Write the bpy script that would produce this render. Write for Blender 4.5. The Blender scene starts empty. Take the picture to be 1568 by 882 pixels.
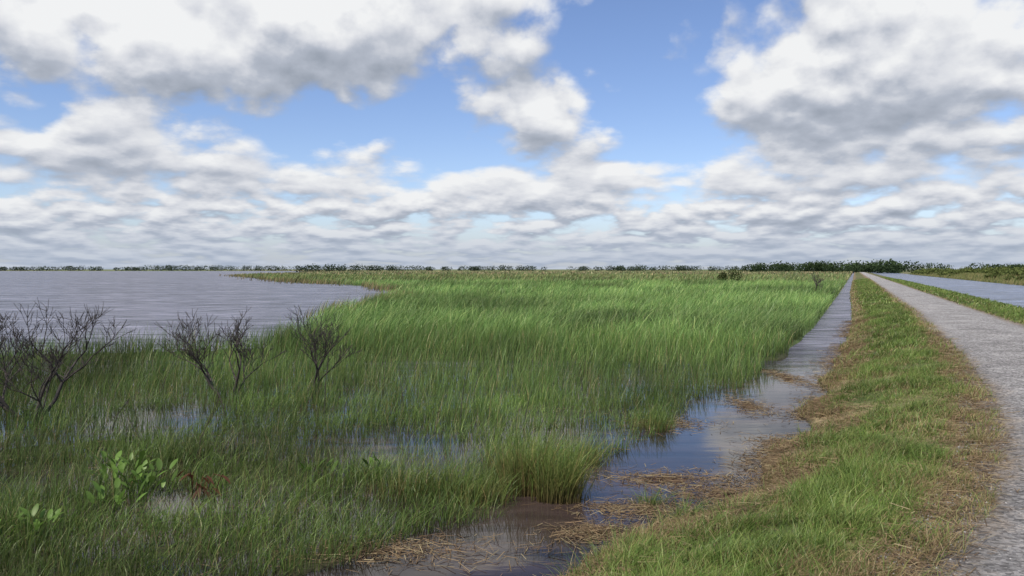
import bpy, numpy as np, math, random
from mathutils import Vector
rng = np.random.default_rng(7); random.seed(5)
scene = bpy.context.scene
A = math.radians(23.3)
N0, N1 = math.cos(A), -math.sin(A)
D0, D1 = math.sin(A), math.cos(A)
def st(x, y): return x*N0+y*N1, x*D0+y*D1
def xy(s, t): return s*N0+t*D0, s*N1+t*D1
def sstep(a, b, x):
    k = np.clip((x-a)/(b-a), 0, 1); return k*k*(3-2*k)

# ---------------------------------------------------------------- plan of the place
def road_l(t): return np.interp(t, [-20, 0, 3, 7, 9, 12.6, 16.2, 25, 48, 160], [-7, -1.9, -0.75, .43, .96, 1.66, 2.03, 2.5, 2.95, 3.1])
def road_r(t): return np.interp(t, [-20, 0, 10, 30, 160], [5, 6.2, 6.5, 6.7, 6.9])
def dit_r(t): return np.interp(t, [-5, 5, 7.4, 8.65, 10.9, 14.4, 19.7, 26.6, 45, 110, 400], [-7, -3.4, -2.5, -2.04, -1.3, -.92, -.75, -.5, -.05, -.5, -.6])+.22*np.sin(t*1.3)*np.exp(-((t-16)/14)**2)
def dit_l(t): return np.interp(t, [-5, 3, 6.4, 7.3, 8.8, 10.6, 13.4, 18.9, 24.3, 44.5, 110, 400], [-9, -6, -4.86, -4.56, -4.0, -3.5, -3.4, -3.0, -2.3, -1.9, -1.75, -1.65])+.22*np.sin(t*.9+1)*np.exp(-((t-18)/14)**2)
LAKE = np.array([(-4000, 23), (-60, 26), (-18, 27), (-9.4, 29.5), (-9.9, 37), (-10.9, 49), (-12.8, 94), (-26, 140), (-48, 175), (-75, 235), (-125, 360), (-170, 700), (-330, 1250), (-4000, 1350)], float)
def in_lake(x, y):
    x = np.asarray(x, float); y = np.asarray(y, float)
    ins = np.zeros(np.broadcast(x, y).shape, bool)
    n = len(LAKE); j = n-1
    for i in range(n):
        xi, yi = LAKE[i]; xj, yj = LAKE[j]
        c = ((yi > y) != (yj > y)) & (x < (xj-xi)*(y-yi)/((yj-yi) or 1e-9)+xi)
        ins ^= c; j = i
    return ins
def _h(ix, iy, seed):
    v = np.sin(ix*127.1+iy*311.7+seed*74.7)*43758.5453
    return v-np.floor(v)
def vn(x, y, seed=0):
    ix = np.floor(x); iy = np.floor(y); fx = x-ix; fy = y-iy
    fx = fx*fx*(3-2*fx); fy = fy*fy*(3-2*fy)
    a = _h(ix, iy, seed); b = _h(ix+1, iy, seed); c = _h(ix, iy+1, seed); d = _h(ix+1, iy+1, seed)
    return (a*(1-fx)+b*fx)*(1-fy)+(c*(1-fx)+d*fx)*fy
def fbm(x, y, seed=0, o=4):
    r = 0; amp = .5; tot = 0
    for i in range(o):
        r = r+amp*vn(x, y, seed+i*13); tot += amp; x = x*2.03; y = y*2.03; amp *= .5
    return r/tot
MATS = [(3.0, 15.4, .7, .5), (2.2, 11.3, .75, .4), (2.75, 10.5, .6, .4), (1.6, 9.9, .6, .3), (-1.3, 8.4, .9, .35), (4.6, 13.4, .4, .6), (5.2, 17.5, .35, 1.0), (7.6, 22, .3, 1.2), (1.0, 9.0, .4, .25)]
def matf(x, y):
    m = 0
    for (mx, my, rx, ry) in MATS: m = m+np.exp(-((x-mx)/rx)**2-((y-my)/ry)**2)
    return m
POOLS = [(-7.0, 16, 1.9, .7), (-6.6, 11.0, 1.1, .5), (3.0, 20.5, 1.2, 1.2), (-4.2, 10.1, .8, .45), (.9, 16.2, 1.0, .6), (-9.5, 14, 1.1, .6), (1.6, 14.0, .7, .6), (-2.2, 13.4, .8, .4)]
def poolf(x, y):
    m = 0
    for (mx, my, rx, ry) in POOLS: m = m+np.exp(-((x-mx)/rx)**2-((y-my)/ry)**2)
    return m
def height(x, y):
    s, t = st(x, y)
    rl = road_l(t); rr = road_r(t); dr = dit_r(t); dl = dit_l(t)
    near = sstep(120, 40, np.hypot(x, y))
    n1 = fbm(x*.9, y*.9, 3)-.5
    k = np.clip((s-dr)/np.maximum(rl-.15-dr, .5), 0, 1)
    berm = .02+.57*np.sin(k*math.pi/2)**1.1+n1*.12*near*np.sin(k*math.pi)
    ditch = -.22+.25*np.clip(matf(x, y), 0, 1)+(fbm(x*3, y*3, 9)-.5)*.12*near
    ed = sstep(0, .35, dr-s)
    z = np.where(s >= dr, berm, berm*0+.02*(1-ed)+ditch*ed)
    el = sstep(-.3, .15, dl-s)
    marsh = np.where(y < 26, -.10+(fbm(x*1.1, y*1.1, 21)-.5)*.24-.12*poolf(x, y), .07)
    marsh = np.where((y < 26) & (t < 10), marsh+.08, marsh)
    z = np.where(s < dl+.3, z*(1-el)+marsh*el, z)
    z = np.where(in_lake(x, y), -.5, z)
    z = np.where((s > rl-.15) & (s < rr+.1), .59, z)
    k2 = np.clip((s-rr-.1)/5.2, 0, 1)
    z = np.where(s >= rr+.1, .59*(1-sstep(0, 1, k2))+(n1*.1*near)*np.sin(k2*math.pi)-.02*k2, z)
    z = np.where(s > rr+5.3, -.6, z)
    k3 = sstep(27.5, 33, s)
    z = np.where(s > 27.5, -.3+1.2*k3+.6*(fbm(s*.1, t*.03, 5)-.5)*k3, z)
    return z

# ---------------------------------------------------------------- mesh helpers
def make_mesh(name, V, F, C=None, mat=None, smooth=False, parent=None, attrs=None):
    V = np.ascontiguousarray(V, dtype=np.float32).reshape(-1, 3); F = np.ascontiguousarray(F, dtype=np.int32)
    k = F.shape[1]; me = bpy.data.meshes.new(name)
    me.vertices.add(len(V)); me.vertices.foreach_set("co", V.ravel())
    me.loops.add(F.size); me.loops.foreach_set("vertex_index", F.ravel())
    me.polygons.add(len(F)); me.polygons.foreach_set("loop_start", np.arange(0, F.size, k, dtype=np.int32))
    if smooth: me.polygons.foreach_set("use_smooth", np.ones(len(F), bool))
    me.update(calc_edges=True)
    if C is not None:
        a = me.color_attributes.new("Col", 'FLOAT_COLOR', 'POINT')
        c4 = np.ones((len(V), 4), np.float32); c4[:, :3] = C.reshape(-1, 3); a.data.foreach_set("color", c4.ravel())
    if attrs:
        for an, av in attrs.items():
            a = me.attributes.new(an, 'FLOAT', 'POINT'); a.data.foreach_set("value", np.ascontiguousarray(av, dtype=np.float32).ravel())
    ob = bpy.data.objects.new(name, me); scene.collection.objects.link(ob)
    if mat: me.materials.append(mat)
    if parent: ob.parent = parent
    return ob
def cat(parts):
    Vs, Fs, Cs = [], [], []; o = 0
    for V, F, C in parts:
        V = V.reshape(-1, 3); Vs.append(V); Fs.append(F+o); Cs.append(C.reshape(-1, 3)); o += len(V)
    return np.concatenate(Vs), np.concatenate(Fs), np.concatenate(Cs)
def blades(P, h, w, lean, cb, ct, nseg=3, droop=0., prof=None, ang=None):
    n = len(P); k = np.linspace(0, 1, nseg+1)
    if prof is None: prof = (1-k**1.6)*.96+.04
    h = np.broadcast_to(h, (n,)); w = np.broadcast_to(w, (n,)); droop = np.broadcast_to(droop, (n,))
    if ang is None: ang = rng.uniform(0, math.pi, n)
    c = np.zeros((n, nseg+1, 3))
    c[:, :, 0] = P[:, 0:1]+lean[:, 0:1]*k**1.8; c[:, :, 1] = P[:, 1:2]+lean[:, 1:2]*k**1.8
    c[:, :, 2] = P[:, 2:3]+h[:, None]*(k-droop[:, None]*k**3)
    sd = np.stack([np.cos(ang), np.sin(ang), np.zeros(n)], 1)[:, None, :]*(w[:, None]*.5*prof[None, :])[:, :, None]
    V = np.stack([c-sd, c+sd], 2)
    kk = k[None, :, None]
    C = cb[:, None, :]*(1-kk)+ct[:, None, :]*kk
    C = np.repeat(C[:, :, None, :], 2, 2)
    b = (np.arange(n)*(nseg+1)*2)[:, None]; i = np.arange(nseg)[None, :]*2
    F = np.stack([b+i, b+i+1, b+i+3, b+i+2], 2).reshape(-1, 4)
    return V, F, C
def straw(P, L, w, cols, zt=.03):
    n = len(P); a = rng.uniform(0, 2*math.pi, n)
    d = np.stack([np.cos(a), np.sin(a), rng.normal(0, zt, n)/.2], 1); d[:, 2] *= .3
    q = np.stack([-np.sin(a), np.cos(a), rng.normal(0, .3, n)], 1)
    d = d*L[:, None]*.5; q = q*w[:, None]*.5
    V = np.stack([P-d-q, P+d-q, P+d+q, P-d+q], 1)
    F = np.arange(n*4).reshape(-1, 4)
    return V, F, np.repeat(cols[:, None, :], 4, 1)
def pick(n, pal, wts, var=.18):
    pal = np.array(pal); i = rng.choice(len(pal), n, p=np.array(wts)/sum(wts))
    return pal[i]*(1+rng.normal(0, var, (n, 1))).clip(.5, 1.6)
def cards(cen, rad, n, size, cdark, clight):
    """leaf clumps through the volume of every crown; cen (m,3) rad (m,3)"""
    m = len(cen); idx = np.repeat(np.arange(m), n); k = len(idx)
    u = rng.normal(0, 1, (k, 3)); u /= np.linalg.norm(u, axis=1)[:, None]
    r = rng.uniform(.35, 1.08, k)**.7
    p = cen[idx]+u*rad[idx]*r[:, None]
    a = rng.normal(0, 1, (k, 3)); a /= np.linalg.norm(a, axis=1)[:, None]
    b = np.cross(a, rng.normal(0, 1, (k, 3))); b /= np.linalg.norm(b, axis=1)[:, None]
    sz = size*rng.uniform(.5, 1.3, k)[:, None]
    V = np.stack([p-a*sz, p-b*sz*.6, p+a*sz, p+b*sz*.6], 1)
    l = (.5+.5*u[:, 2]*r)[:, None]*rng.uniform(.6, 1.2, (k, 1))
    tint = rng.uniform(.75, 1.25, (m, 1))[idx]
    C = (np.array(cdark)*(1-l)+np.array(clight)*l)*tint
    return V, np.arange(k*4).reshape(-1, 4), np.repeat(C[:, None, :], 4, 1)

# ---------------------------------------------------------------- materials
def newmat(name):
    m = bpy.data.materials.new(name); m.use_nodes = True; nt = m.node_tree; nt.nodes.clear()
    o = nt.nodes.new("ShaderNodeOutputMaterial"); return m, nt, o
def foliage(name, transl=.35, rough=.45, spec=.06, gain=1.0):
    m, nt, o = newmat(name); N = nt.nodes; L = nt.links
    at = N.new("ShaderNodeAttribute"); at.attribute_name = "Col"
    d = N.new("ShaderNodeBsdfDiffuse"); tr = N.new("ShaderNodeBsdfTranslucent"); g = N.new("ShaderNodeBsdfGlossy"); g.inputs["Roughness"].default_value = rough
    g.inputs["Color"].default_value = (.85, .85, .7, 1)
    vs = N.new("ShaderNodeVectorMath"); vs.operation = 'MULTIPLY'; vs.inputs[1].default_value = (gain*1.05, gain, gain*.88); L.new(at.outputs["Color"], vs.inputs[0])
    L.new(vs.outputs[0], d.inputs["Color"]); L.new(vs.outputs[0], tr.inputs["Color"])
    m1 = N.new("ShaderNodeMixShader"); m1.inputs[0].default_value = transl; L.new(d.outputs[0], m1.inputs[1]); L.new(tr.outputs[0], m1.inputs[2])
    m2 = N.new("ShaderNodeMixShader"); m2.inputs[0].default_value = spec; L.new(m1.outputs[0], m2.inputs[1]); L.new(g.outputs[0], m2.inputs[2])
    L.new(m2.outputs[0], o.inputs[0]); return m
M_reed = foliage("reed_leaf", .4, .45, .035, 1.75); M_grass = foliage("grass_blade", .35, .45, .03, 1.55); M_tree = foliage("tree_leaf", .2, .8, .0); M_straw = foliage("dry_straw", .15, .6, .02)

def ground_mat():
    m, nt, o = newmat("ground_soil_and_turf"); N = nt.nodes; L = nt.links
    at = N.new("ShaderNodeAttribute"); at.attribute_name = "Col"
    tc = N.new("ShaderNodeTexCoord"); n1 = N.new("ShaderNodeTexNoise"); n1.inputs["Scale"].default_value = 9; n1.inputs["Detail"].default_value = 5
    L.new(tc.outputs["Object"], n1.inputs["Vector"])
    n2 = N.new("ShaderNodeTexNoise"); n2.inputs["Scale"].default_value = .35; n2.inputs["Detail"].default_value = 4; L.new(tc.outputs["Object"], n2.inputs["Vector"])
    r = N.new("ShaderNodeMapRange"); r.inputs[1].default_value = .3; r.inputs[2].default_value = .7; r.inputs[3].default_value = .55; r.inputs[4].default_value = 1.45; L.new(n1.outputs[0], r.inputs[0])
    r2 = N.new("ShaderNodeMapRange"); r2.inputs[1].default_value = .3; r2.inputs[2].default_value = .7; r2.inputs[3].default_value = .75; r2.inputs[4].default_value = 1.25; L.new(n2.outputs[0], r2.inputs[0])
    mu = N.new("ShaderNodeMath"); mu.operation = 'MULTIPLY'; L.new(r.outputs[0], mu.inputs[0]); L.new(r2.outputs[0], mu.inputs[1])
    v = N.new("ShaderNodeVectorMath"); v.operation = 'SCALE'; L.new(at.outputs["Color"], v.inputs[0]); L.new(mu.outputs[0], v.inputs["Scale"])
    p = N.new("ShaderNodeBsdfPrincipled"); p.inputs["Roughness"].default_value = .9; p.inputs["Specular IOR Level"].default_value = .15
    L.new(v.outputs[0], p.inputs["Base Color"])
    b = N.new("ShaderNodeBump"); b.inputs["Strength"].default_value = .6; b.inputs["Distance"].default_value = .05; L.new(n1.outputs[0], b.inputs["Height"]); L.new(b.outputs[0], p.inputs["Normal"])
    L.new(p.outputs[0], o.inputs[0]); return m
M_ground = ground_mat()

def water_mat(name, near_col, far_col, y0, y1, r_near, r_far, b_near, b_far, s_far):
    m, nt, o = newmat(name); N = nt.nodes; L = nt.links
    g = N.new("ShaderNodeNewGeometry"); sx = N.new("ShaderNodeSeparateXYZ"); L.new(g.outputs["Position"], sx.inputs[0])
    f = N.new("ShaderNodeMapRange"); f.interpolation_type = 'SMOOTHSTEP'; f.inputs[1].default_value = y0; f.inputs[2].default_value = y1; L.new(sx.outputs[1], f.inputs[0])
    mp = N.new("ShaderNodeMapping"); mp.inputs["Scale"].default_value = (.35, 1.3, 1); mp.inputs["Rotation"].default_value = (0, 0, -.15); L.new(g.outputs["Position"], mp.inputs[0])
    n1 = N.new("ShaderNodeTexNoise"); n1.inputs["Scale"].default_value = 1.2; n1.inputs["Detail"].default_value = 5; L.new(mp.outputs[0], n1.inputs["Vector"])
    n3 = N.new("ShaderNodeTexNoise"); n3.inputs["Scale"].default_value = .2; n3.inputs["Detail"].default_value = 6; n3.inputs["Roughness"].default_value = .7; L.new(mp.outputs[0], n3.inputs["Vector"])
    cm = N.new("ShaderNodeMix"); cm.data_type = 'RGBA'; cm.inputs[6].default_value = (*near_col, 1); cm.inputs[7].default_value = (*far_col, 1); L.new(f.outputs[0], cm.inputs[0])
    vr = N.new("ShaderNodeMapRange"); vr.inputs[1].default_value = .35; vr.inputs[2].default_value = .65; vr.inputs[3].default_value = .4; vr.inputs[4].default_value = 1.6; L.new(n3.outputs[0], vr.inputs[0])
    vr2 = N.new("ShaderNodeMapRange"); vr2.inputs[1].default_value = .35; vr2.inputs[2].default_value = .65; vr2.inputs[3].default_value = .35; vr2.inputs[4].default_value = 1.65; L.new(n1.outputs[0], vr2.inputs[0])
    mm = N.new("ShaderNodeMath"); mm.operation = 'MULTIPLY'; L.new(vr.outputs[0], mm.inputs[0]); L.new(vr2.outputs[0], mm.inputs[1])
    sc = N.new("ShaderNodeVectorMath"); sc.operation = 'SCALE'; L.new(cm.outputs[2], sc.inputs[0]); L.new(mm.outputs[0], sc.inputs["Scale"])
    p = N.new("ShaderNodeBsdfPrincipled"); p.inputs["IOR"].default_value = 1.33; L.new(sc.outputs[0], p.inputs["Base Color"])
    def ramp(a, b_, sock):
        rr = N.new("ShaderNodeMapRange"); rr.inputs[3].default_value = a; rr.inputs[4].default_value = b_; L.new(f.outputs[0], rr.inputs[0]); L.new(rr.outputs[0], sock)
    ramp(r_near, r_far, p.inputs["Roughness"]); ramp(.5, s_far, p.inputs["Specular IOR Level"])
    b = N.new("ShaderNodeBump"); b.inputs["Strength"].default_value = 1; ramp(b_near, b_far, b.inputs["Distance"]); L.new(n1.outputs[0], b.inputs["Height"]); L.new(b.outputs[0], p.inputs["Normal"])
    L.new(p.outputs[0], o.inputs[0]); return m
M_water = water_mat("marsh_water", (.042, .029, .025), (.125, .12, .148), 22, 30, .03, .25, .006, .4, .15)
M_canal = water_mat("canal_water", (.11, .13, .19), (.11, .13, .19), -100, -99, .22, .22, .3, .3, .2)

def road_mat():
    m, nt, o = newmat("crushed_stone"); N = nt.nodes; L = nt.links
    g = N.new("ShaderNodeNewGeometry")
    ed = N.new("ShaderNodeAttribute"); ed.attribute_name = "edge"
    vo = N.new("ShaderNodeTexVoronoi"); vo.inputs["Scale"].default_value = 30; L.new(g.outputs["Position"], vo.inputs["Vector"])
    vo2 = N.new("ShaderNodeTexNoise"); vo2.inputs["Scale"].default_value = 7; vo2.inputs["Detail"].default_value = 9; vo2.inputs["Roughness"].default_value = .85; L.new(g.outputs["Position"], vo2.inputs["Vector"])
    n = N.new("ShaderNodeTexNoise"); n.inputs["Scale"].default_value = .8; n.inputs["Detail"].default_value = 7; n.inputs["Roughness"].default_value = .65; L.new(g.outputs["Position"], n.inputs["Vector"])
    bw = N.new("ShaderNodeSeparateColor"); L.new(vo.outputs["Color"], bw.inputs[0])
    r0 = N.new("ShaderNodeMapRange"); r0.inputs[3].default_value = .4; r0.inputs[4].default_value = 1.5; L.new(bw.outputs[0], r0.inputs[0])
    r1 = N.new("ShaderNodeMapRange"); r1.inputs[1].default_value = .35; r1.inputs[2].default_value = .65; r1.inputs[3].default_value = .4; r1.inputs[4].default_value = 1.6; L.new(vo2.outputs[0], r1.inputs[0])
    r2 = N.new("ShaderNodeMapRange"); r2.inputs[1].default_value = .35; r2.inputs[2].default_value = .65; r2.inputs[3].default_value = .75; r2.inputs[4].default_value = 1.2; L.new(n.outputs[0], r2.inputs[0])
    a = N.new("ShaderNodeMath"); a.operation = 'MULTIPLY'; L.new(r0.outputs[0], a.inputs[0]); L.new(r1.outputs[0], a.inputs[1])
    a2 = N.new("ShaderNodeMath"); a2.operation = 'MULTIPLY'; L.new(a.outputs[0], a2.inputs[0]); L.new(r2.outputs[0], a2.inputs[1])
    en = N.new("ShaderNodeMath"); en.operation = 'MULTIPLY_ADD'; L.new(vo2.outputs[0], en.inputs[0]); en.inputs[1].default_value = -1.5; L.new(ed.outputs["Fac"], en.inputs[2])
    e2 = N.new("ShaderNodeMath"); e2.operation = 'MULTIPLY_ADD'; L.new(n.outputs[0], e2.inputs[0]); e2.inputs[1].default_value = -1.2; L.new(en.outputs[0], e2.inputs[2])
    em = N.new("ShaderNodeMapRange"); em.inputs[1].default_value = -1.25; em.inputs[2].default_value = -.75; L.new(e2.outputs[0], em.inputs[0])
    cm = N.new("ShaderNodeMix"); cm.data_type = 'RGBA'; cm.inputs[6].default_value = (.27, .21, .15, 1); cm.inputs[7].default_value = (.39, .365, .34, 1); L.new(em.outputs[0], cm.inputs[0])
    sc = N.new("ShaderNodeVectorMath"); sc.operation = 'SCALE'; L.new(cm.outputs[2], sc.inputs[0]); L.new(a2.outputs[0], sc.inputs["Scale"])
    p = N.new("ShaderNodeBsdfPrincipled"); p.inputs["Roughness"].default_value = .9; p.inputs["Specular IOR Level"].default_value = .1; L.new(sc.outputs[0], p.inputs["Base Color"])
    b = N.new("ShaderNodeBump"); b.inputs["Strength"].default_value = .8; b.inputs["Distance"].default_value = .025; L.new(a.outputs[0], b.inputs["Height"]); L.new(b.outputs[0], p.inputs["Normal"])
    L.new(p.outputs[0], o.inputs[0]); return m
M_road = road_mat()
def plain(name, col, rough=.8):
    m, nt, o = newmat(name); N = nt.nodes; L = nt.links
    n = N.new("ShaderNodeTexNoise"); n.inputs["Scale"].default_value = 20
    g = N.new("ShaderNodeNewGeometry"); L.new(g.outputs["Position"], n.inputs["Vector"])
    ad = N.new("ShaderNodeMath"); ad.operation = 'ADD'; L.new(n.outputs[0], ad.inputs[0]); L.new(g.outputs["Random Per Island"], ad.inputs[1])
    sc = N.new("ShaderNodeVectorMath"); sc.operation = 'SCALE'; sc.inputs[0].default_value = col; L.new(ad.outputs[0], sc.inputs["Scale"])
    p = N.new("ShaderNodeBsdfPrincipled"); p.inputs["Roughness"].default_value = rough; L.new(sc.outputs[0], p.inputs["Base Color"]); L.new(p.outputs[0], o.inputs[0]); return m
M_stone = plain("limestone_chips", (.29, .275, .26)); M_bark = plain("weathered_bark", (.045, .035, .028))

# ---------------------------------------------------------------- ground
def spaced(lo, fine_lo, fine_hi, hi, d, g=1.09):
    a = list(np.arange(fine_lo, fine_hi, d)); x = fine_hi; st_ = d
    while x < hi: a.append(x); st_ *= g; x += st_
    a.append(hi); x = fine_lo; st_ = d; b = []
    while x > lo: st_ *= g; x -= st_; b.append(max(x, lo))
    return np.array(b[::-1]+a)
S = spaced(-6000, -9, 10, 6000, .13, 1.07); T = spaced(-200, 4, 32, 7000, .16, 1.035)
SS, TT = np.meshgrid(S, T, indexing='ij'); X, Y = xy(SS, TT); Z = height(X, Y)
ni, nj = X.shape
I = (np.arange(ni-1)[:, None]*nj+np.arange(nj-1)[None, :]).ravel()
F = np.stack([I, I+nj, I+nj+1, I+1], 1)
rl = road_l(TT); rr_ = road_r(TT); dr = dit_r(TT); dl = dit_l(TT)
def C3(r, g, b): return np.array([r, g, b])
def lerp(a, b, k): return a*(1-k[..., None])+b*k[..., None]
turf = lerp(C3(.085, .105, .035)[None, None], C3(.18, .155, .07)[None, None], sstep(.42, .62, fbm(X*.8, Y*.8, 31)))
dry = sstep(.55, .1, np.abs(SS-rl+.15))+.9*sstep(.8, .0, np.abs(SS-dr-.3))
turf = lerp(turf, C3(.23, .165, .095)[None, None], np.clip(dry, 0, .9))
mud = np.broadcast_to(C3(.040, .036, .022), X.shape+(3,))
mud = lerp(mud, C3(.125, .075, .055)[None, None], np.clip(matf(X, Y), 0, 1)*sstep(30, 20, Y))
mud = lerp(mud, C3(.06, .065, .028)[None, None], sstep(-.03, .05, Z)*sstep(-.1, .3, dl-SS))
farv = lerp(C3(.10, .14, .045)[None, None], C3(.21, .19, .09)[None, None], sstep(.48, .62, fbm(X*.006, Y*.015, 41)))
mar = lerp(mud, farv, sstep(26, 34, Y))
G = np.where((SS > dr)[..., None], turf, mar)
rb = lerp(C3(.08, .11, .04)[None, None], C3(.20, .17, .09)[None, None], sstep(.45, .6, fbm(X*.05, Y*.05, 51)))
G = np.where((SS > 12)[..., None], rb, G)
make_mesh("ground", np.stack([X, Y, Z], 2), F, G, M_ground, True)

# road sheet
tt = spaced(-30, 3, 40, 5000, .4, 1.06); kk = np.linspace(0, 1, 25)
RL = road_l(tt)+.16*(fbm(tt*.8, tt*0, 61)-.5); RR = road_r(tt)+.15*(fbm(tt*.8, tt*0+9, 62)-.5)
RS = RL[None, :]*(1-kk[:, None])+RR[None, :]*kk[:, None]; RT = np.broadcast_to(tt[None, :], RS.shape)
rx, ry = xy(RS, RT); ks = kk[:, None]
rz = .606+.05*(1-(2*ks-1)**2)-.018*(np.exp(-((ks-.3)/.08)**2)+np.exp(-((ks-.72)/.08)**2))+0*RT
ni2, nj2 = rx.shape; I = (np.arange(ni2-1)[:, None]*nj2+np.arange(nj2-1)[None, :]).ravel()
edge = np.minimum(RS-RL[None, :], RR[None, :]-RS)
make_mesh("gravel_road", np.stack([rx, ry, rz], 2), np.stack([I, I+nj2, I+nj2+1, I+1], 1), None, M_road, True, attrs={"edge": edge})

def sheet(name, s0, s1, t0, t1, z, mat):
    P = [xy(s0, t0), xy(s1, t0), xy(s1, t1), xy(s0, t1)]
    make_mesh(name, np.array([(p[0], p[1], z) for p in P]), np.array([[0, 1, 2, 3]]), None, mat)
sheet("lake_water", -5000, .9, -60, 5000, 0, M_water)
sheet("canal_water", 10.2, 29.5, -60, 2500, 0, M_canal)

# ---------------------------------------------------------------- marsh vegetation
def wedge(y0, y1, dens, l=.74, r=.66, pad=2):
    n = int(((l+r)*(y1*y1-y0*y0)/2+2*pad*(y1-y0))*dens)
    y = np.sqrt(rng.uniform(y0*y0, y1*y1, n)); u = rng.uniform(-1, 1, n)
    x = np.where(u < 0, u*(l*y+pad), u*(r*y+pad)); return x, y
parts = []
def add_marsh(y0, y1, dens, hfun, w, pal, wts, tipmul, leanx, keep=None, nseg=3, droop=0., brown=.5, prof=None, jit=.16):
    x, y = wedge(y0, y1, dens); s, t = st(x, y)
    ok = (s < dit_l(t)-.08+.1*np.sin(t*3.1)) & ~in_lake(x, y)
    if keep is not None: ok &= rng.random(len(x)) < keep(x, y)
    x = x[ok]; y = y[ok]; n = len(x)
    h = hfun(x, y)*rng.uniform(.45, 1.2, n)
    c = pick(n, pal, wts)
    patch = (.5+1.0*sstep(.25, .75, fbm(x*.16, y*.10, 77)))[:, None]*(.8+.4*fbm(x*1.2, y*.9, 78))[:, None]; c = c*patch
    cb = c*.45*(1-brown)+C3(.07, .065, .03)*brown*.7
    P = np.stack([x, y, height(x, y)-.02], 1)
    gust = .3+1.4*fbm(x*.35, y*.35, 88)
    lean = np.stack([h*(leanx*gust+rng.normal(0, jit, n)), h*rng.normal(.05, jit, n)], 1)
    parts.append(blades(P, h, w*rng.uniform(.6, 1.3, n), lean, cb, c*tipmul, nseg, droop if np.isscalar(droop) else rng.uniform(droop[0], droop[1], n), prof))
clump = lambda x, y: sstep(.34, .56, fbm(x*1.4, y*1.4, 101))
hv = lambda x, y: .7+.6*fbm(x*.8, y*.8, 55)
pal_r = [(.048, .092, .025), (.070, .125, .032), (.115, .165, .045), (.20, .17, .085)]
hs = lambda x, y: (.42+.22*sstep(10, 17, y)+.33*sstep(17, 26, y))*hv(x, y)
keepA = lambda x, y: np.clip((.4+.6*clump(x, y))*(1-.85*np.clip(poolf(x, y), 0, 1)), .05, 1)
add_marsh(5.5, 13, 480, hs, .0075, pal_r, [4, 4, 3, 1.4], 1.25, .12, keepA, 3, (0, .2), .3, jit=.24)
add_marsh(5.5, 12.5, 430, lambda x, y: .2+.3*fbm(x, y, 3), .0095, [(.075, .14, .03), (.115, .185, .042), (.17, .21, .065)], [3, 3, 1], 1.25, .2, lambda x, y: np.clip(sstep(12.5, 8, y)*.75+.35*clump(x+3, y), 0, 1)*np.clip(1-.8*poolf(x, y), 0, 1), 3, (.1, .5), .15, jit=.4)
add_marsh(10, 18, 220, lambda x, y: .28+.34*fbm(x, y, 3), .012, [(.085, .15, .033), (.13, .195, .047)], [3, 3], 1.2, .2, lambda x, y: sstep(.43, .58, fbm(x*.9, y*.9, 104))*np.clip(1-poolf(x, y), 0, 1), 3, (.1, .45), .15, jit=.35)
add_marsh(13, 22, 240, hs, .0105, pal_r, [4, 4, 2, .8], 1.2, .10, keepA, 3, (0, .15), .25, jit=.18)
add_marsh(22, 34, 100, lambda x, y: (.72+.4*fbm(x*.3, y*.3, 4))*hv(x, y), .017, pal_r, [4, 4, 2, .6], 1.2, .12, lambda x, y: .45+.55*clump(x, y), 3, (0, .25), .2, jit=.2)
pal_t = [(.058, .115, .034), (.085, .155, .044), (.125, .195, .062), (.18, .225, .085)]
ht = lambda x, y: (.95+.7*fbm(x*.2, y*.2, 6))*(.8+.4*fbm(x*.7, y*.7, 56))
edgeT = lambda x, y: sstep(25+7*fbm(x*.15, y*.15, 15), 35, y+0*x)*(.3+.7*sstep(.3, .5, fbm(x*.5, y*.5, 17)))
add_marsh(24, 44, 66, ht, .024, pal_t, [3, 4, 3, 1.5], 1.45, .28, edgeT, 4, (.05, .6), .1, jit=.3)
add_marsh(44, 75, 32, ht, .038, pal_t, [3, 4, 3, 1.5], 1.45, .3, lambda x, y: .4+.6*sstep(.3, .5, fbm(x*.4, y*.4, 17)), 3, (.05, .6), .1, jit=.32)
add_marsh(75, 150, 9, lambda x, y: 1.1+.5*fbm(x*.12, y*.12, 6), .075, pal_t, [3, 4, 3, 1.5], 1.4, .28, lambda x, y: .55+.45*sstep(.3, .5, fbm(x*.3, y*.3, 17)), 3, (.05, .4), .1, jit=.28)
add_marsh(150, 330, .8, lambda x, y: 1.2+.3*fbm(x*.05, y*.05, 6), .25, [(.09, .14, .05), (.14, .17, .065), (.22, .19, .10)], [4, 3, 1.2], 1.1, .3, None, 2, .1, .1)
add_marsh(330, 900, .08, lambda x, y: 1.2+.4*fbm(x*.02, y*.02, 6), .8, [(.10, .14, .06), (.17, .17, .09), (.25, .20, .13)], [4, 3, 3], 1.1, .2, None, 2, .1, .1)
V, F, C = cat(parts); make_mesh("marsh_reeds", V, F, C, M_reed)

# tan reed fringe along the lake edge
parts = []
for i in range(2, len(LAKE)-2):
    a, b = LAKE[i], LAKE[i+1]; L_ = np.linalg.norm(b-a); d = max(np.hypot(*a), 30)
    n = int(min(L_*26*30/d*2.0, 9000)); k = rng.random(n)
    off = rng.normal(0, .5+.012*d, (n, 2)); p = a+(b-a)*k[:, None]+off+np.array([.6, -.3])*d*.02
    q = fbm(p[:, 0]*.25, p[:, 1]*.1, 44) > (.56 if d < 60 else .45); p = p[q]; n = len(p)
    c = pick(n, [(.22, .17, .10), (.17, .15, .07), (.12, .15, .05)], [3, 2, 2]); h = rng.uniform(.7, 1.2, n)
    parts.append(blades(np.stack([p[:, 0], p[:, 1], np.zeros(n)-.05], 1), h, .03+.0008*d, np.stack([h*.3, h*0], 1), c*.6, c, 3))
V, F, C = cat(parts); make_mesh("lakeshore_dry_reeds", V, F, C, M_reed)

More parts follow.
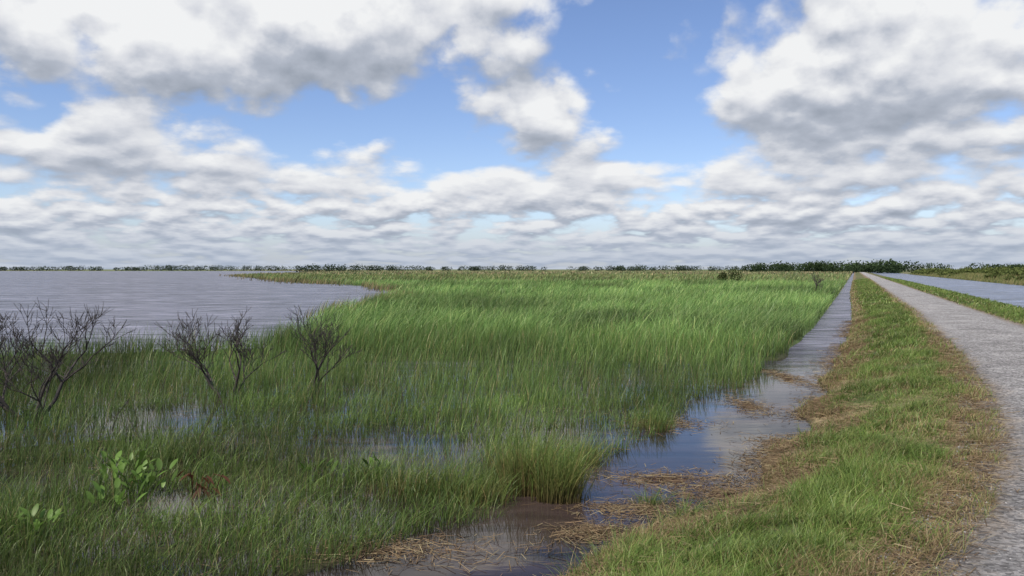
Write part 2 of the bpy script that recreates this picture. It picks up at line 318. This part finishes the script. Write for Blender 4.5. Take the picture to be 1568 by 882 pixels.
# tussocks of taller sedge beside the ditch
def tussock(name, x, y, r, n, h, pal, wts, redbase=True, w=.008, spread=.35):
    a = rng.uniform(0, 2*math.pi, n); rr = r*np.sqrt(rng.random(n)); px = x+rr*np.cos(a)*1.2+rng.normal(0, r*.25, n); py = y+rr*np.sin(a)*.8
    hh = h*rng.uniform(.35, 1.1, n)*(.6+.75*fbm(px*6, py*6, 12)); c = pick(n, pal, wts)*(.6+.8*fbm(px*4, py*4, 13))[:, None]
    cb = np.tile(C3(.10, .07, .035) if redbase else C3(.06, .08, .03), (n, 1))*rng.uniform(.4, 1.2, (n, 1))
    lean = np.stack([(px-x)/r*hh*spread+hh*(.12+rng.normal(0, .2, n)), (py-y)/r*hh*spread+rng.normal(0, .12, n)], 1)
    zz = np.maximum(height(px, py), -.04)
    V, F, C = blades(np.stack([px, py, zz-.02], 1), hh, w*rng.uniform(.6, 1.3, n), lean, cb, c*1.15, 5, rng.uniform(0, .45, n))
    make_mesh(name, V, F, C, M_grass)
pal_s = [(.055, .11, .025), (.095, .16, .036), (.17, .20, .065), (.25, .19, .09)]
for (x, y, r, n, h) in [(.62, 10.25, .22, 800, 1.1), (.25, 10.6, .25, 800, 1.05), (.0, 11.2, .3, 600, .8), (1.1, 12.2, .3, 260, .6), (2.6, 14.8, .3, 220, .55), (-.5, 10.2, .35, 450, .6), (-1.4, 10.6, .4, 350, .6)]:
    tussock("sedge_tussock", x, y, r, n, h, pal_s, [4, 4, 2, .7], w=.0095, spread=.15)
for (x, y, r, n, h) in [(2.0, 9.3, .22, 160, .38), (1.2, 8.1, .3, 260, .3), (.9, 7.5, .35, 300, .3), (2.6, 9.1, .25, 260, .25), (1.75, 10.1, .15, 120, .4)]:
    tussock("grass_tuft", x, y, r, n, h, pal_s[:3], [3, 4, 1], False, .008, .6)

# ---------------------------------------------------------------- verge grass
parts = []
def add_verge(t0, t1, dens, w, hm, side='L'):
    n = int((t1-t0)*5.2*dens); t = rng.uniform(t0, t1, n)
    if side == 'L': lo = dit_r(t)-.15; hi = road_l(t)+.3
    else: lo = road_r(t)-.3; hi = road_r(t)+5.2
    s = lo+(hi-lo)*rng.random(n); x, y = xy(s, t)
    if side == 'L':
        e = np.minimum((s-lo)*.8, (hi-s)*.9)
        keep = rng.random(n) < ((hi-lo)/5.2)*sstep(-.25, .5, e+.9*(fbm(x*2.2, y*2.2, 71)-.5))
        dryw = sstep(.9, .25, hi-s)*.85+sstep(1.3, .15, s-lo+.6*(fbm(x*.7, y*.7, 73)-.5))*.85+sstep(.48, .64, fbm(x*1.1, y*1.1, 31))*.6
    else:
        keep = rng.random(n) < .9; dryw = sstep(.6, .1, s-lo)*.6+sstep(.5, .65, fbm(x*.4, y*.4, 33))*.4
    s, t, x, y, dryw = [q[keep] for q in (s, t, x, y, dryw)]; n = len(x)
    g = pick(n, [(.075, .13, .03), (.115, .175, .042), (.17, .205, .065)], [4, 4, 2.5]); d = pick(n, [(.27, .21, .12), (.20, .14, .085), (.21, .19, .09)], [3, 1.8, 2.5])
    isd = (rng.random(n) < np.clip(dryw, .12, .9))[:, None]
    c = np.where(isd, d, g)*(.5+1.0*fbm(x*.9, y*.9, 19))[:, None]
    h = hm*rng.uniform(.4, 1.25, n)*(.25+1.8*sstep(.25, .8, fbm(x*1.9, y*1.9, 72))); h = np.where(isd[:, 0], h*.6, h)
    a = rng.uniform(0, 2*math.pi, n); m = h*rng.uniform(.2, 1.0, n)
    lean = np.stack([np.cos(a)*m+h*.2, np.sin(a)*m], 1)
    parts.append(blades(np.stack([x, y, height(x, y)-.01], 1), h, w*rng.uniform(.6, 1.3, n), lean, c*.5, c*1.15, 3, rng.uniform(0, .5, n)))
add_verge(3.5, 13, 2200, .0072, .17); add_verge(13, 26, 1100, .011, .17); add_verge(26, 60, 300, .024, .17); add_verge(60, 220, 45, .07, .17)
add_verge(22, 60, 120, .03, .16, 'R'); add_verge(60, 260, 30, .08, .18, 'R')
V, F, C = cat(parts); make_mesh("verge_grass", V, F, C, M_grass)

# ---------------------------------------------------------------- dead straw wrack
parts = []
n = 36000; t = 5+45*rng.random(n)**1.7; s = dit_r(t)+rng.normal(.25, .38, n); x, y = xy(s, t)
kp = rng.random(n) < sstep(.38, .58, fbm(x*.8, y*.8, 91))+.08; x, y = x[kp], y[kp]
x2, y2 = [], []
for (mx, my, rx, ry) in MATS:
    k = 800; x2.append(rng.normal(mx, rx*.7, k)); y2.append(rng.normal(my, ry*.7, k))
x = np.concatenate([x]+x2); y = np.concatenate([y]+y2)
n = 9000; t = 4+30*rng.random(n)**1.4; s = road_l(t)+rng.normal(-.1, .24, n); a, b = xy(s, t); x = np.concatenate([x, a]); y = np.concatenate([y, b])
a, b = wedge(6, 22, 26); s, t = st(a, b); k = (s < dit_l(t)) & (rng.random(len(a)) < sstep(.5, .7, fbm(a*.9, b*.9, 93))+.1); x = np.concatenate([x, a[k]]); y = np.concatenate([y, b[k]])
n = len(x); z = np.maximum(height(x, y), 0.0); ss_, tt_ = st(x, y); onr = ss_ > road_l(tt_)-.1; z = np.where(onr, .615, z)+rng.uniform(.004, .03, n)+np.where((ss_ > dit_r(tt_)+.1) & ~onr, rng.uniform(0, .07, n), 0)
c = pick(n, [(.25, .185, .115), (.18, .125, .08), (.12, .085, .06), (.32, .27, .17)], [3, 3, 2, 1.2])
L_ = rng.uniform(.05, .28, n); sc = 1+np.hypot(x, y)/28
parts.append(straw(np.stack([x, y, z], 1), L_, .0048*sc*rng.uniform(.6, 1.4, n), c))
V, F, C = cat(parts); make_mesh("dead_straw_litter", V, F, C, M_straw)

# ---------------------------------------------------------------- loose gravel
n = 38000; t = 3.5+18*rng.random(n)**1.3; s = road_l(t)+(-.3+4.8*rng.random(n)**1.2); x, y = xy(s, t)
r = rng.uniform(.005, .013, n)*(1+.7*(rng.random(n) > .88)); z = np.where(s > road_l(t)+.05, .610+.03*sstep(0, 2, s-road_l(t)), height(x, y)+.01)
oc = np.array([(1, 0, 0), (0, 1, 0), (-1, 0, 0), (0, -1, 0), (0, 0, 1), (0, 0, -1)], float)
V = np.stack([x, y, z], 1)[:, None, :]+oc[None]*r[:, None, None]*rng.uniform(.55, 1.3, (n, 6, 1))*np.array([1, 1, .7])
f = np.array([(0, 1, 4), (1, 2, 4), (2, 3, 4), (3, 0, 4), (1, 0, 5), (2, 1, 5), (3, 2, 5), (0, 3, 5)])
F = (f[None]+(np.arange(n)*6)[:, None, None]).reshape(-1, 3); make_mesh("loose_gravel", V, F, None, M_stone)

# ---------------------------------------------------------------- bare shrubs
def tube(parts, p0, p1, r0, r1, sides=5):
    d = (p1-p0).normalized(); a = d.orthogonal().normalized(); b = d.cross(a)
    V = []
    for p, r in ((p0, r0), (p1, r1)):
        for i in range(sides):
            t = 2*math.pi*i/sides; V.append(p+a*(r*math.cos(t))+b*(r*math.sin(t)))
    V = np.array([tuple(v) for v in V]); i = np.arange(sides); j = (i+1) % sides
    parts.append((V, np.stack([i, j, j+sides, i+sides], 1), np.zeros((len(V), 3))))
def grow(parts, p, d, L, r, depth, out):
    seg = 3; q = p
    for i in range(seg):
        d = (d+Vector((random.gauss(0, .17), random.gauss(0, .17), random.gauss(.05, .1)))).normalized()
        e = q+d*(L/seg); r1 = r*(.9 if i < 2 else .82); tube(parts, q, e, r, r1, 5 if r > .009 else 3); q = e; r = r1
        if depth > 0 and (i > 0 or depth < 3) and random.random() < .6:
            a = Vector((random.uniform(-1, 1), random.uniform(-1, 1), random.uniform(-.1, .6))).normalized()
            grow(parts, q, (d*.75+a*out).normalized(), L*random.uniform(.5, .8), max(r*.62, .006), depth-1, out)
    if depth > 0:
        for k in range(2):
            a = Vector((random.uniform(-1, 1), random.uniform(-1, 1), random.uniform(0, .5))).normalized()
            grow(parts, q, (d*.8+a*out*.8).normalized(), L*random.uniform(.55, .8), max(r*.74, .006), depth-1, out)
def shrub(x, y, stems, H, r, depth=3, out=.75, name="bare_shrub"):
    ps = []
    for (dx, dy, sc) in stems:
        grow(ps, Vector((dx*.12, dy*.12, -.05)), Vector((dx, dy, 1)).normalized(), H*.42*sc, r*sc, depth, out)
    V, F, C = cat(ps); k = (H+.1)/V[:, 2].max(); V = V*k+np.array([x, y, -.1]); make_mesh(name, V, F, None, M_bark)
shrub(-9.3, 15.4, [(-.45, 0, 1), (.25, .1, 1.05), (-.1, .3, .9), (-.9, -.2, .85), (.5, 0, .7)], 2.45, .045, 4)
shrub(-6.5, 18.2, [(-.55, 0, .95), (.35, .1, .95), (-.8, .1, .8), (.7, 0, .7)], 2.15, .04, 4, .7)
shrub(-4.6, 18.6, [(-.25, 0, 1.0), (.3, .1, .9)], 2.2, .04, 4, .65)
shrub(-11.6, 18.0, [(-.3, 0, .9), (.4, .1, .9)], 2.1, .03, 4)
shrub(33.7, 88, [(-.4, 0, 1), (.4, 0, 1), (0, .3, 1.1)], 3.3, .07, 3)
# slender dead stalks sticking out of the water
ps = []
for (x, y, h, lx) in [(-5.0, 12.5, .8, .3), (-3.1, 14.5, .9, .1), (-2.2, 16.2, 1.1, -.1), (-.9, 17.5, 1.0, .25), (-7.5, 14.8, .7, .5), (.2, 14.8, .8, .2), (-2.9, 17.9, 1.1, .05), (1.6, 17.4, .9, -.15), (-6.1, 13.2, .6, -.5), (-8.0, 18, 1, .3), (-1.0, 15.2, 1.1, .1), (-3.9, 16.5, 1.2, .05), (-5.6, 15.6, .9, -.3)]:
    p = Vector((x, y, -.1)); q = p+Vector((lx*h*.4, 0, h*.55)); e = q+Vector((lx*h*.7, .05, h*.5)); tube(ps, p, q, .011, .008); tube(ps, q, e, .008, .003)
V, F, C = cat(ps); make_mesh("dead_stalks", V, F, None, M_bark)

# ---------------------------------------------------------------- broad-leaved water plants
def leafplant(name, x, y, n, h, col, size, brown=False):
    parts = []
    for i in range(n):
        a = random.uniform(0, 6.28); rr = random.uniform(0, .32); hh = h*random.uniform(.5, 1.1); bx = x+rr*math.cos(a); by = y+rr*math.sin(a)*.6
        lean = random.uniform(.05, .35); tx = bx+math.cos(a)*lean*hh+.05; ty = by+math.sin(a)*lean*hh
        c = np.array(col)*random.uniform(.5, 1.25)
        parts.append(blades(np.array([[bx, by, -.05]]), np.array([hh]), .012, np.array([[tx-bx, ty-by]]), c[None]*.6, c[None]*.8, 3, 0., np.ones(4)))
        L_ = size*random.uniform(.7, 1.2); m = 6; k = np.linspace(0, 1, m+1); wp = np.sin(np.pi*np.clip(k*.93+.04, 0, 1))**.75*(1-.35*k)*L_*.2
        yaw = a+random.gauss(0, .6); up = random.uniform(.5, .97)*(-.6 if brown else 1); d = np.array([math.cos(yaw)*math.sqrt(1-min(up*up, .95)), math.sin(yaw)*math.sqrt(1-min(up*up, .95)), up]); sdv = np.cross(d, (0, 0, 1)); sdv /= np.linalg.norm(sdv)
        base = np.array([tx, ty, hh-.05-.02]); cen = base+d*L_*k[:, None]; cen[:, 2] -= .18*L_*k**2
        V = np.stack([cen-sdv*wp[:, None]+np.array([0, 0, .25])*wp[:, None], cen, cen+sdv*wp[:, None]+np.array([0, 0, .25])*wp[:, None]], 1)
        F = []
        for j in range(m):
            b = j*3; F += [(b, b+1, b+4, b+3), (b+1, b+2, b+5, b+4)]
        parts.append((V, np.array(F), np.tile(c, ((m+1)*3, 1))))
    V, F, C = cat(parts); make_mesh(name, V, F, C, M_grass)
g1 = (.08, .145, .03)
for (x, y, n, h) in [(-5.2, 10.5, 24, .44), (-4.75, 10.2, 22, .40), (-5.5, 11.0, 16, .4), (-4.9, 9.6, 14, .34), (-5.3, 8.7, 16, .32), (-5.7, 8.5, 12, .3), (-2.9, 11.4, 8, .26), (-2.0, 11.5, 7, .26)]:
    leafplant("arrow_arum_plant", x, y, n, h, g1, .2)
leafplant("withered_water_plant", -4.1, 10.3, 16, .4, (.08, .035, .02), .17, True)

# ---------------------------------------------------------------- trees on the horizon
def treeline(name, segs, cd_, cl_, cnt=70, seed=0):
    ps = []
    for (x0, y0, x1, y1, h0, h1, step, gap) in segs:
        L_ = math.hypot(x1-x0, y1-y0); n = max(2, int(L_/step)); k = np.sort(rng.random(n))
        x = x0+(x1-x0)*k+rng.normal(0, 4, n); y = y0+(y1-y0)*k+rng.normal(0, 10, n)
        q = fbm(k*L_/90, k*0+seed, 7)
        h = (h0+(h1-h0)*k)*(.6+.6*q)*rng.uniform(.85, 1.1, n); kp = rng.random(n) > gap*(q < .45); x, y, h = x[kp], y[kp], h[kp]
        r = h*rng.uniform(.7, 1.1, len(h))
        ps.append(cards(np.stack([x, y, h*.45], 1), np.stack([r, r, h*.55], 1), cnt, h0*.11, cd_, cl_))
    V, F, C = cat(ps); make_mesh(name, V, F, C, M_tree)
treeline("distant_trees", [(-1500, 1420, -560, 1400, 10, 10, 5, 0), (-560, 1400, -60, 1300, 9.5, 10, 5, 0), (-200, 760, -130, 780, 8, 8, 5, 0), (-60, 1300, 240, 1250, 9, 8.5, 5, .1), (120, 950, 160, 950, 8, 8, 4, 0), (240, 1250, 330, 1100, 8.5, 8, 5, .1)], (.028, .042, .032), (.055, .08, .05))
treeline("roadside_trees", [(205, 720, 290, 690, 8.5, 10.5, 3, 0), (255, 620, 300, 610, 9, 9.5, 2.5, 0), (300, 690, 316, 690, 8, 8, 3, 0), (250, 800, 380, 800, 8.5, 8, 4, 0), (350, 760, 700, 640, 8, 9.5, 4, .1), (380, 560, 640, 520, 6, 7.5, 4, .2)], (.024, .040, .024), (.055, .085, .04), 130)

# thicket on the far bank of the canal
ps = []
n = 620; s = 30+70*rng.random(n)**1.5; t = 60+480*rng.random(n)**.9; q = fbm(s*.06, t*.03, 66); kp = q > .4; s, t, q = s[kp], t[kp], q[kp]; x, y = xy(s, t); n = len(x)
h = 1.0+2.0*rng.random(n)*sstep(.4, .65, q)+.6*sstep(32, 60, s); r = h*rng.uniform(.6, 1.0, n); z = height(x, y)
near = y < 170
for m_, cnt, sz in ((near, 260, .17), (~near, 110, .38)):
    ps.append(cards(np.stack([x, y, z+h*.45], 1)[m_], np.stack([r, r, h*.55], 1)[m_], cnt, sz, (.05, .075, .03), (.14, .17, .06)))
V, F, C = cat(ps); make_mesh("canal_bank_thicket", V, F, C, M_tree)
ps = []; n = 26000; s = 27.8+9*rng.random(n)**1.5; t = 60+440*rng.random(n); x, y = xy(s, t); h = rng.uniform(.4, 1.1, n); c = pick(n, [(.10, .13, .045), (.22, .18, .09), (.16, .16, .06)], [4, 2, 3])
V, F, C = blades(np.stack([x, y, height(x, y)-.02], 1), h, .12, np.stack([h*.3, h*0], 1), c*.6, c, 2); make_mesh("canal_bank_grass", V, F, C, M_grass)
for (x, y, h) in [(42, 150, 3.3), (40.2, 152, 2.4)]:
    V, F, C = cards(np.array([[x, y, h*.55]]), np.array([[h*.4, h*.4, h*.5]]), 500, .16, (.03, .042, .02), (.07, .09, .035)); make_mesh("marsh_bush", V, F, C, M_tree)

# ---------------------------------------------------------------- sun + sky
sun_el = math.radians(52); az = math.radians(-145)
sd = Vector((math.sin(az)*math.cos(sun_el), math.cos(az)*math.cos(sun_el), math.sin(sun_el)))
ld = bpy.data.lights.new("sun", 'SUN'); ld.energy = 4.1; ld.angle = math.radians(.53); ld.color = (1, .95, .87)
lo = bpy.data.objects.new("sun", ld); scene.collection.objects.link(lo); lo.rotation_euler = (-sd).to_track_quat('-Z', 'Y').to_euler()
w = bpy.data.worlds.new("World"); scene.world = w; w.use_nodes = True; nt = w.node_tree; nt.nodes.clear(); Nn = nt.nodes; Ll = nt.links
try: w.cycles.sampling_method = 'MANUAL'; w.cycles.sample_map_resolution = 256
except Exception as ex: print(ex)
def newgroup(name):
    gp = bpy.data.node_groups.new(name, 'ShaderNodeTree')
    gp.interface.new_socket(name="Dir", in_out='INPUT', socket_type='NodeSocketVector'); gp.interface.new_socket(name="Density", in_out='OUTPUT', socket_type='NodeSocketFloat')
    gn = gp.nodes; gl = gp.links; gi = gn.new("NodeGroupInput"); go = gn.new("NodeGroupOutput")
    def M(op, a, b=None, c=None):
        n = gn.new("ShaderNodeMath"); n.operation = op
        for i, v in enumerate((a, b, c)):
            if v is None: continue
            if isinstance(v, (int, float)): n.inputs[i].default_value = v
            else: gl.new(v, n.inputs[i])
        return n.outputs[0]
    return gp, gn, gl, gi, go, M
gpN, gn, gl, gi, go, M = newgroup("cloud_noise")
sp = gn.new("ShaderNodeSeparateXYZ"); gl.new(gi.outputs[0], sp.inputs[0]); zq = sp.outputs[2]
lz = M('LOGARITHM', M('ADD', M('MAXIMUM', zq, 0.0), .035), math.e)
cb_ = gn.new("ShaderNodeCombineXYZ"); gl.new(sp.outputs[0], cb_.inputs[0]); gl.new(sp.outputs[1], cb_.inputs[1]); gl.new(lz, cb_.inputs[2])
def layer(sc, vz, det, vdet, off):
    mp = gn.new("ShaderNodeMapping"); mp.inputs["Scale"].default_value = (sc, sc, vz); mp.inputs["Location"].default_value = (off, off*.7, off*1.3); gl.new(cb_.outputs[0], mp.inputs[0])
    a = gn.new("ShaderNodeTexNoise"); a.inputs["Scale"].default_value = 1; a.inputs["Detail"].default_value = det; a.inputs["Roughness"].default_value = .54; gl.new(mp.outputs[0], a.inputs["Vector"])
    v = gn.new("ShaderNodeTexVoronoi"); v.feature = 'F1'; v.inputs["Scale"].default_value = 2.1; v.inputs["Detail"].default_value = vdet; v.inputs["Roughness"].default_value = .55
    wv = gn.new("ShaderNodeVectorMath"); wv.operation = 'MULTIPLY_ADD'; gl.new(a.outputs["Color"], wv.inputs[0]); wv.inputs[1].default_value = (.5, .5, .5); gl.new(mp.outputs[0], wv.inputs[2]); gl.new(wv.outputs[0], v.inputs["Vector"])
    return M('MULTIPLY_ADD', v.outputs["Distance"], -.20, a.outputs[0])
LA = layer(6, 2.4, 6, 1, 3.1); LC = layer(15, 4.6, 4, 0, 7.7)
mrg = gn.new("ShaderNodeMapRange"); mrg.interpolation_type = 'SMOOTHSTEP'; gl.new(zq, mrg.inputs[0]); mrg.inputs[1].default_value = .05; mrg.inputs[2].default_value = .14
wA = mrg.outputs[0]
gl.new(M('MULTIPLY_ADD', LA, wA, M('MULTIPLY', LC, M('SUBTRACT', 1.0, wA))), go.inputs[0])
gpM, gn, gl, gi, go, M = newgroup("cloud_layout")
sp = gn.new("ShaderNodeSeparateXYZ"); gl.new(gi.outputs[0], sp.inputs[0]); sx_, sy_, sz_ = sp.outputs
ca = gn.new("ShaderNodeCombineXYZ"); gl.new(M('ARCTAN2', sx_, sy_), ca.inputs[0]); gl.new(M('ARCSINE', sz_), ca.inputs[1])
mr = gn.new("ShaderNodeMapRange"); mr.interpolation_type = 'SMOOTHSTEP'; gl.new(sz_, mr.inputs[0]); mr.inputs[1].default_value = .02; mr.inputs[2].default_value = .13; mr.inputs[3].default_value = .07; mr.inputs[4].default_value = 0
acc = mr.outputs[0]
BL = [(-.37, .27, .42, .11, .22), (-.62, .27, .25, .10, .12), (-.12, .30, .30, .09, .20), (.1, .34, .2, .05, .14), (-.42, .15, .33, .055, .13), (.04, .185, .11, .06, .18), (.09, .105, .12, .035, .12), (.45, .20, .32, .14, .24), (.55, .27, .3, .1, .08), (.33, .125, .18, .05, .12), (-.15, .095, .25, .04, .06),
      (-.45, .345, .09, .05, -.36), (.16, .26, .15, .09, -.22), (-.10, .165, .16, .045, -.24), (.20, .15, .13, .06, -.22), (.27, .31, .10, .07, -.15), (.62, .345, .12, .045, -.34), (.02, .25, .07, .04, -.12), (-.6, .16, .12, .025, -.10)]
for (u, v, ru, rv, amp) in BL:
    ru *= 1.7; rv *= 1.7
    mp = gn.new("ShaderNodeMapping"); mp.inputs["Scale"].default_value = (1/ru, 1/rv, 0); mp.inputs["Location"].default_value = (-u/ru, -v/rv, 0); gl.new(ca.outputs[0], mp.inputs[0])
    gr = gn.new("ShaderNodeTexGradient"); gr.gradient_type = 'QUADRATIC_SPHERE'; gl.new(mp.outputs[0], gr.inputs[0])
    acc = M('MULTIPLY_ADD', gr.outputs["Fac"], amp, acc)
gl.new(acc, go.inputs[0])
def W(kind): return Nn.new(kind)
def WM(op, a, b=None, c=None, clamp=False):
    n = W("ShaderNodeMath"); n.operation = op; n.use_clamp = clamp
    for i, v in enumerate((a, b, c)):
        if v is None: continue
        if isinstance(v, (int, float)): n.inputs[i].default_value = v
        else: Ll.new(v, n.inputs[i])
    return n.outputs[0]
def MR(v, a, b, c=0., d=1., smooth=True):
    n = W("ShaderNodeMapRange"); n.interpolation_type = 'SMOOTHSTEP' if smooth else 'LINEAR'
    Ll.new(v, n.inputs[0]); n.inputs[1].default_value = a; n.inputs[2].default_value = b; n.inputs[3].default_value = c; n.inputs[4].default_value = d; return n.outputs[0]
tc = W("ShaderNodeTexCoord"); sepw = W("ShaderNodeSeparateXYZ"); Ll.new(tc.outputs["Generated"], sepw.inputs[0]); zz = sepw.outputs[2]
def updir(off):
    if not off: return tc.outputs["Generated"]
    sc = WM('MULTIPLY_ADD', WM('MAXIMUM', zz, 0.), off*3.2, off*.2)
    cx = W("ShaderNodeCombineXYZ"); Ll.new(sc, cx.inputs[2]); va = W("ShaderNodeVectorMath"); va.operation = 'ADD'; Ll.new(tc.outputs["Generated"], va.inputs[0]); Ll.new(cx.outputs[0], va.inputs[1]); return va.outputs[0]
def grp(g_, v):
    g = W("ShaderNodeGroup"); g.node_tree = g_; Ll.new(v, g.inputs[0]); return g.outputs[0]
n0 = grp(gpN, updir(0)); n1_ = grp(gpN, updir(.024)); m0 = grp(gpM, updir(0)); m2_ = grp(gpM, updir(.06))
d0 = WM('ADD', n0, m0)
TH = .342
mask = MR(d0, TH-.04, TH+.11)
diff1 = WM('SUBTRACT', n0, n1_); diff2 = WM('SUBTRACT', m0, m2_)
lit = WM('MULTIPLY_ADD', diff1, 2.8, WM('MULTIPLY_ADD', diff2, 2.2, .66))
thick = MR(d0, TH+.06, TH+.34, 0, .15)
lit = WM('SUBTRACT', lit, thick, clamp=True)
cr = W("ShaderNodeValToRGB"); Ll.new(lit, cr.inputs[0]); e = cr.color_ramp.elements
e[0].position = 0.05; e[0].color = (.32, .36, .43, 1); e[1].position = 1; e[1].color = (.88, .89, .90, 1)
x_ = e.new(.4); x_.color = (.45, .49, .57, 1); x_ = e.new(.7); x_.color = (.69, .71, .76, 1)
sc10 = W("ShaderNodeVectorMath"); sc10.operation = 'SCALE'; sc10.inputs["Scale"].default_value = 10.0; Ll.new(cr.outputs[0], sc10.inputs[0])
sky = W("ShaderNodeTexSky"); sky.sky_type = 'NISHITA'; sky.sun_disc = False; sky.sun_elevation = sun_el; sky.sun_rotation = az; sky.air_density = 1.0; sky.dust_density = .3; sky.ozone_density = 2.5
tint = W("ShaderNodeVectorMath"); tint.operation = 'MULTIPLY'; Ll.new(sky.outputs[0], tint.inputs[0]); tint.inputs[1].default_value = (1.2, 1.2, 1.4)
mx = W("ShaderNodeMix"); mx.data_type = 'RGBA'; Ll.new(mask, mx.inputs[0]); Ll.new(tint.outputs[0], mx.inputs[6]); Ll.new(sc10.outputs[0], mx.inputs[7])
hz = MR(zz, 0.0, .085, .72, 0.)
mh = W("ShaderNodeMix"); mh.data_type = 'RGBA'; Ll.new(hz, mh.inputs[0]); Ll.new(mx.outputs[2], mh.inputs[6]); mh.inputs[7].default_value = (4.0, 4.7, 5.9, 1)
bg = W("ShaderNodeBackground"); bg.inputs[1].default_value = .1; Ll.new(mh.outputs[2], bg.inputs[0]); wo = W("ShaderNodeOutputWorld"); Ll.new(bg.outputs[0], wo.inputs[0])

# ---------------------------------------------------------------- camera
cd = bpy.data.cameras.new("camera"); cd.lens = 28; cd.sensor_width = 36; cd.clip_end = 20000; cd.clip_start = .1
co = bpy.data.objects.new("camera", cd); scene.collection.objects.link(co); co.location = (0, 0, 3.0)
co.rotation_euler = (math.radians(90-1.36), 0, 0); scene.camera = co
scene.view_settings.view_transform = 'Standard'; scene.view_settings.look = 'None'; scene.view_settings.exposure = 0
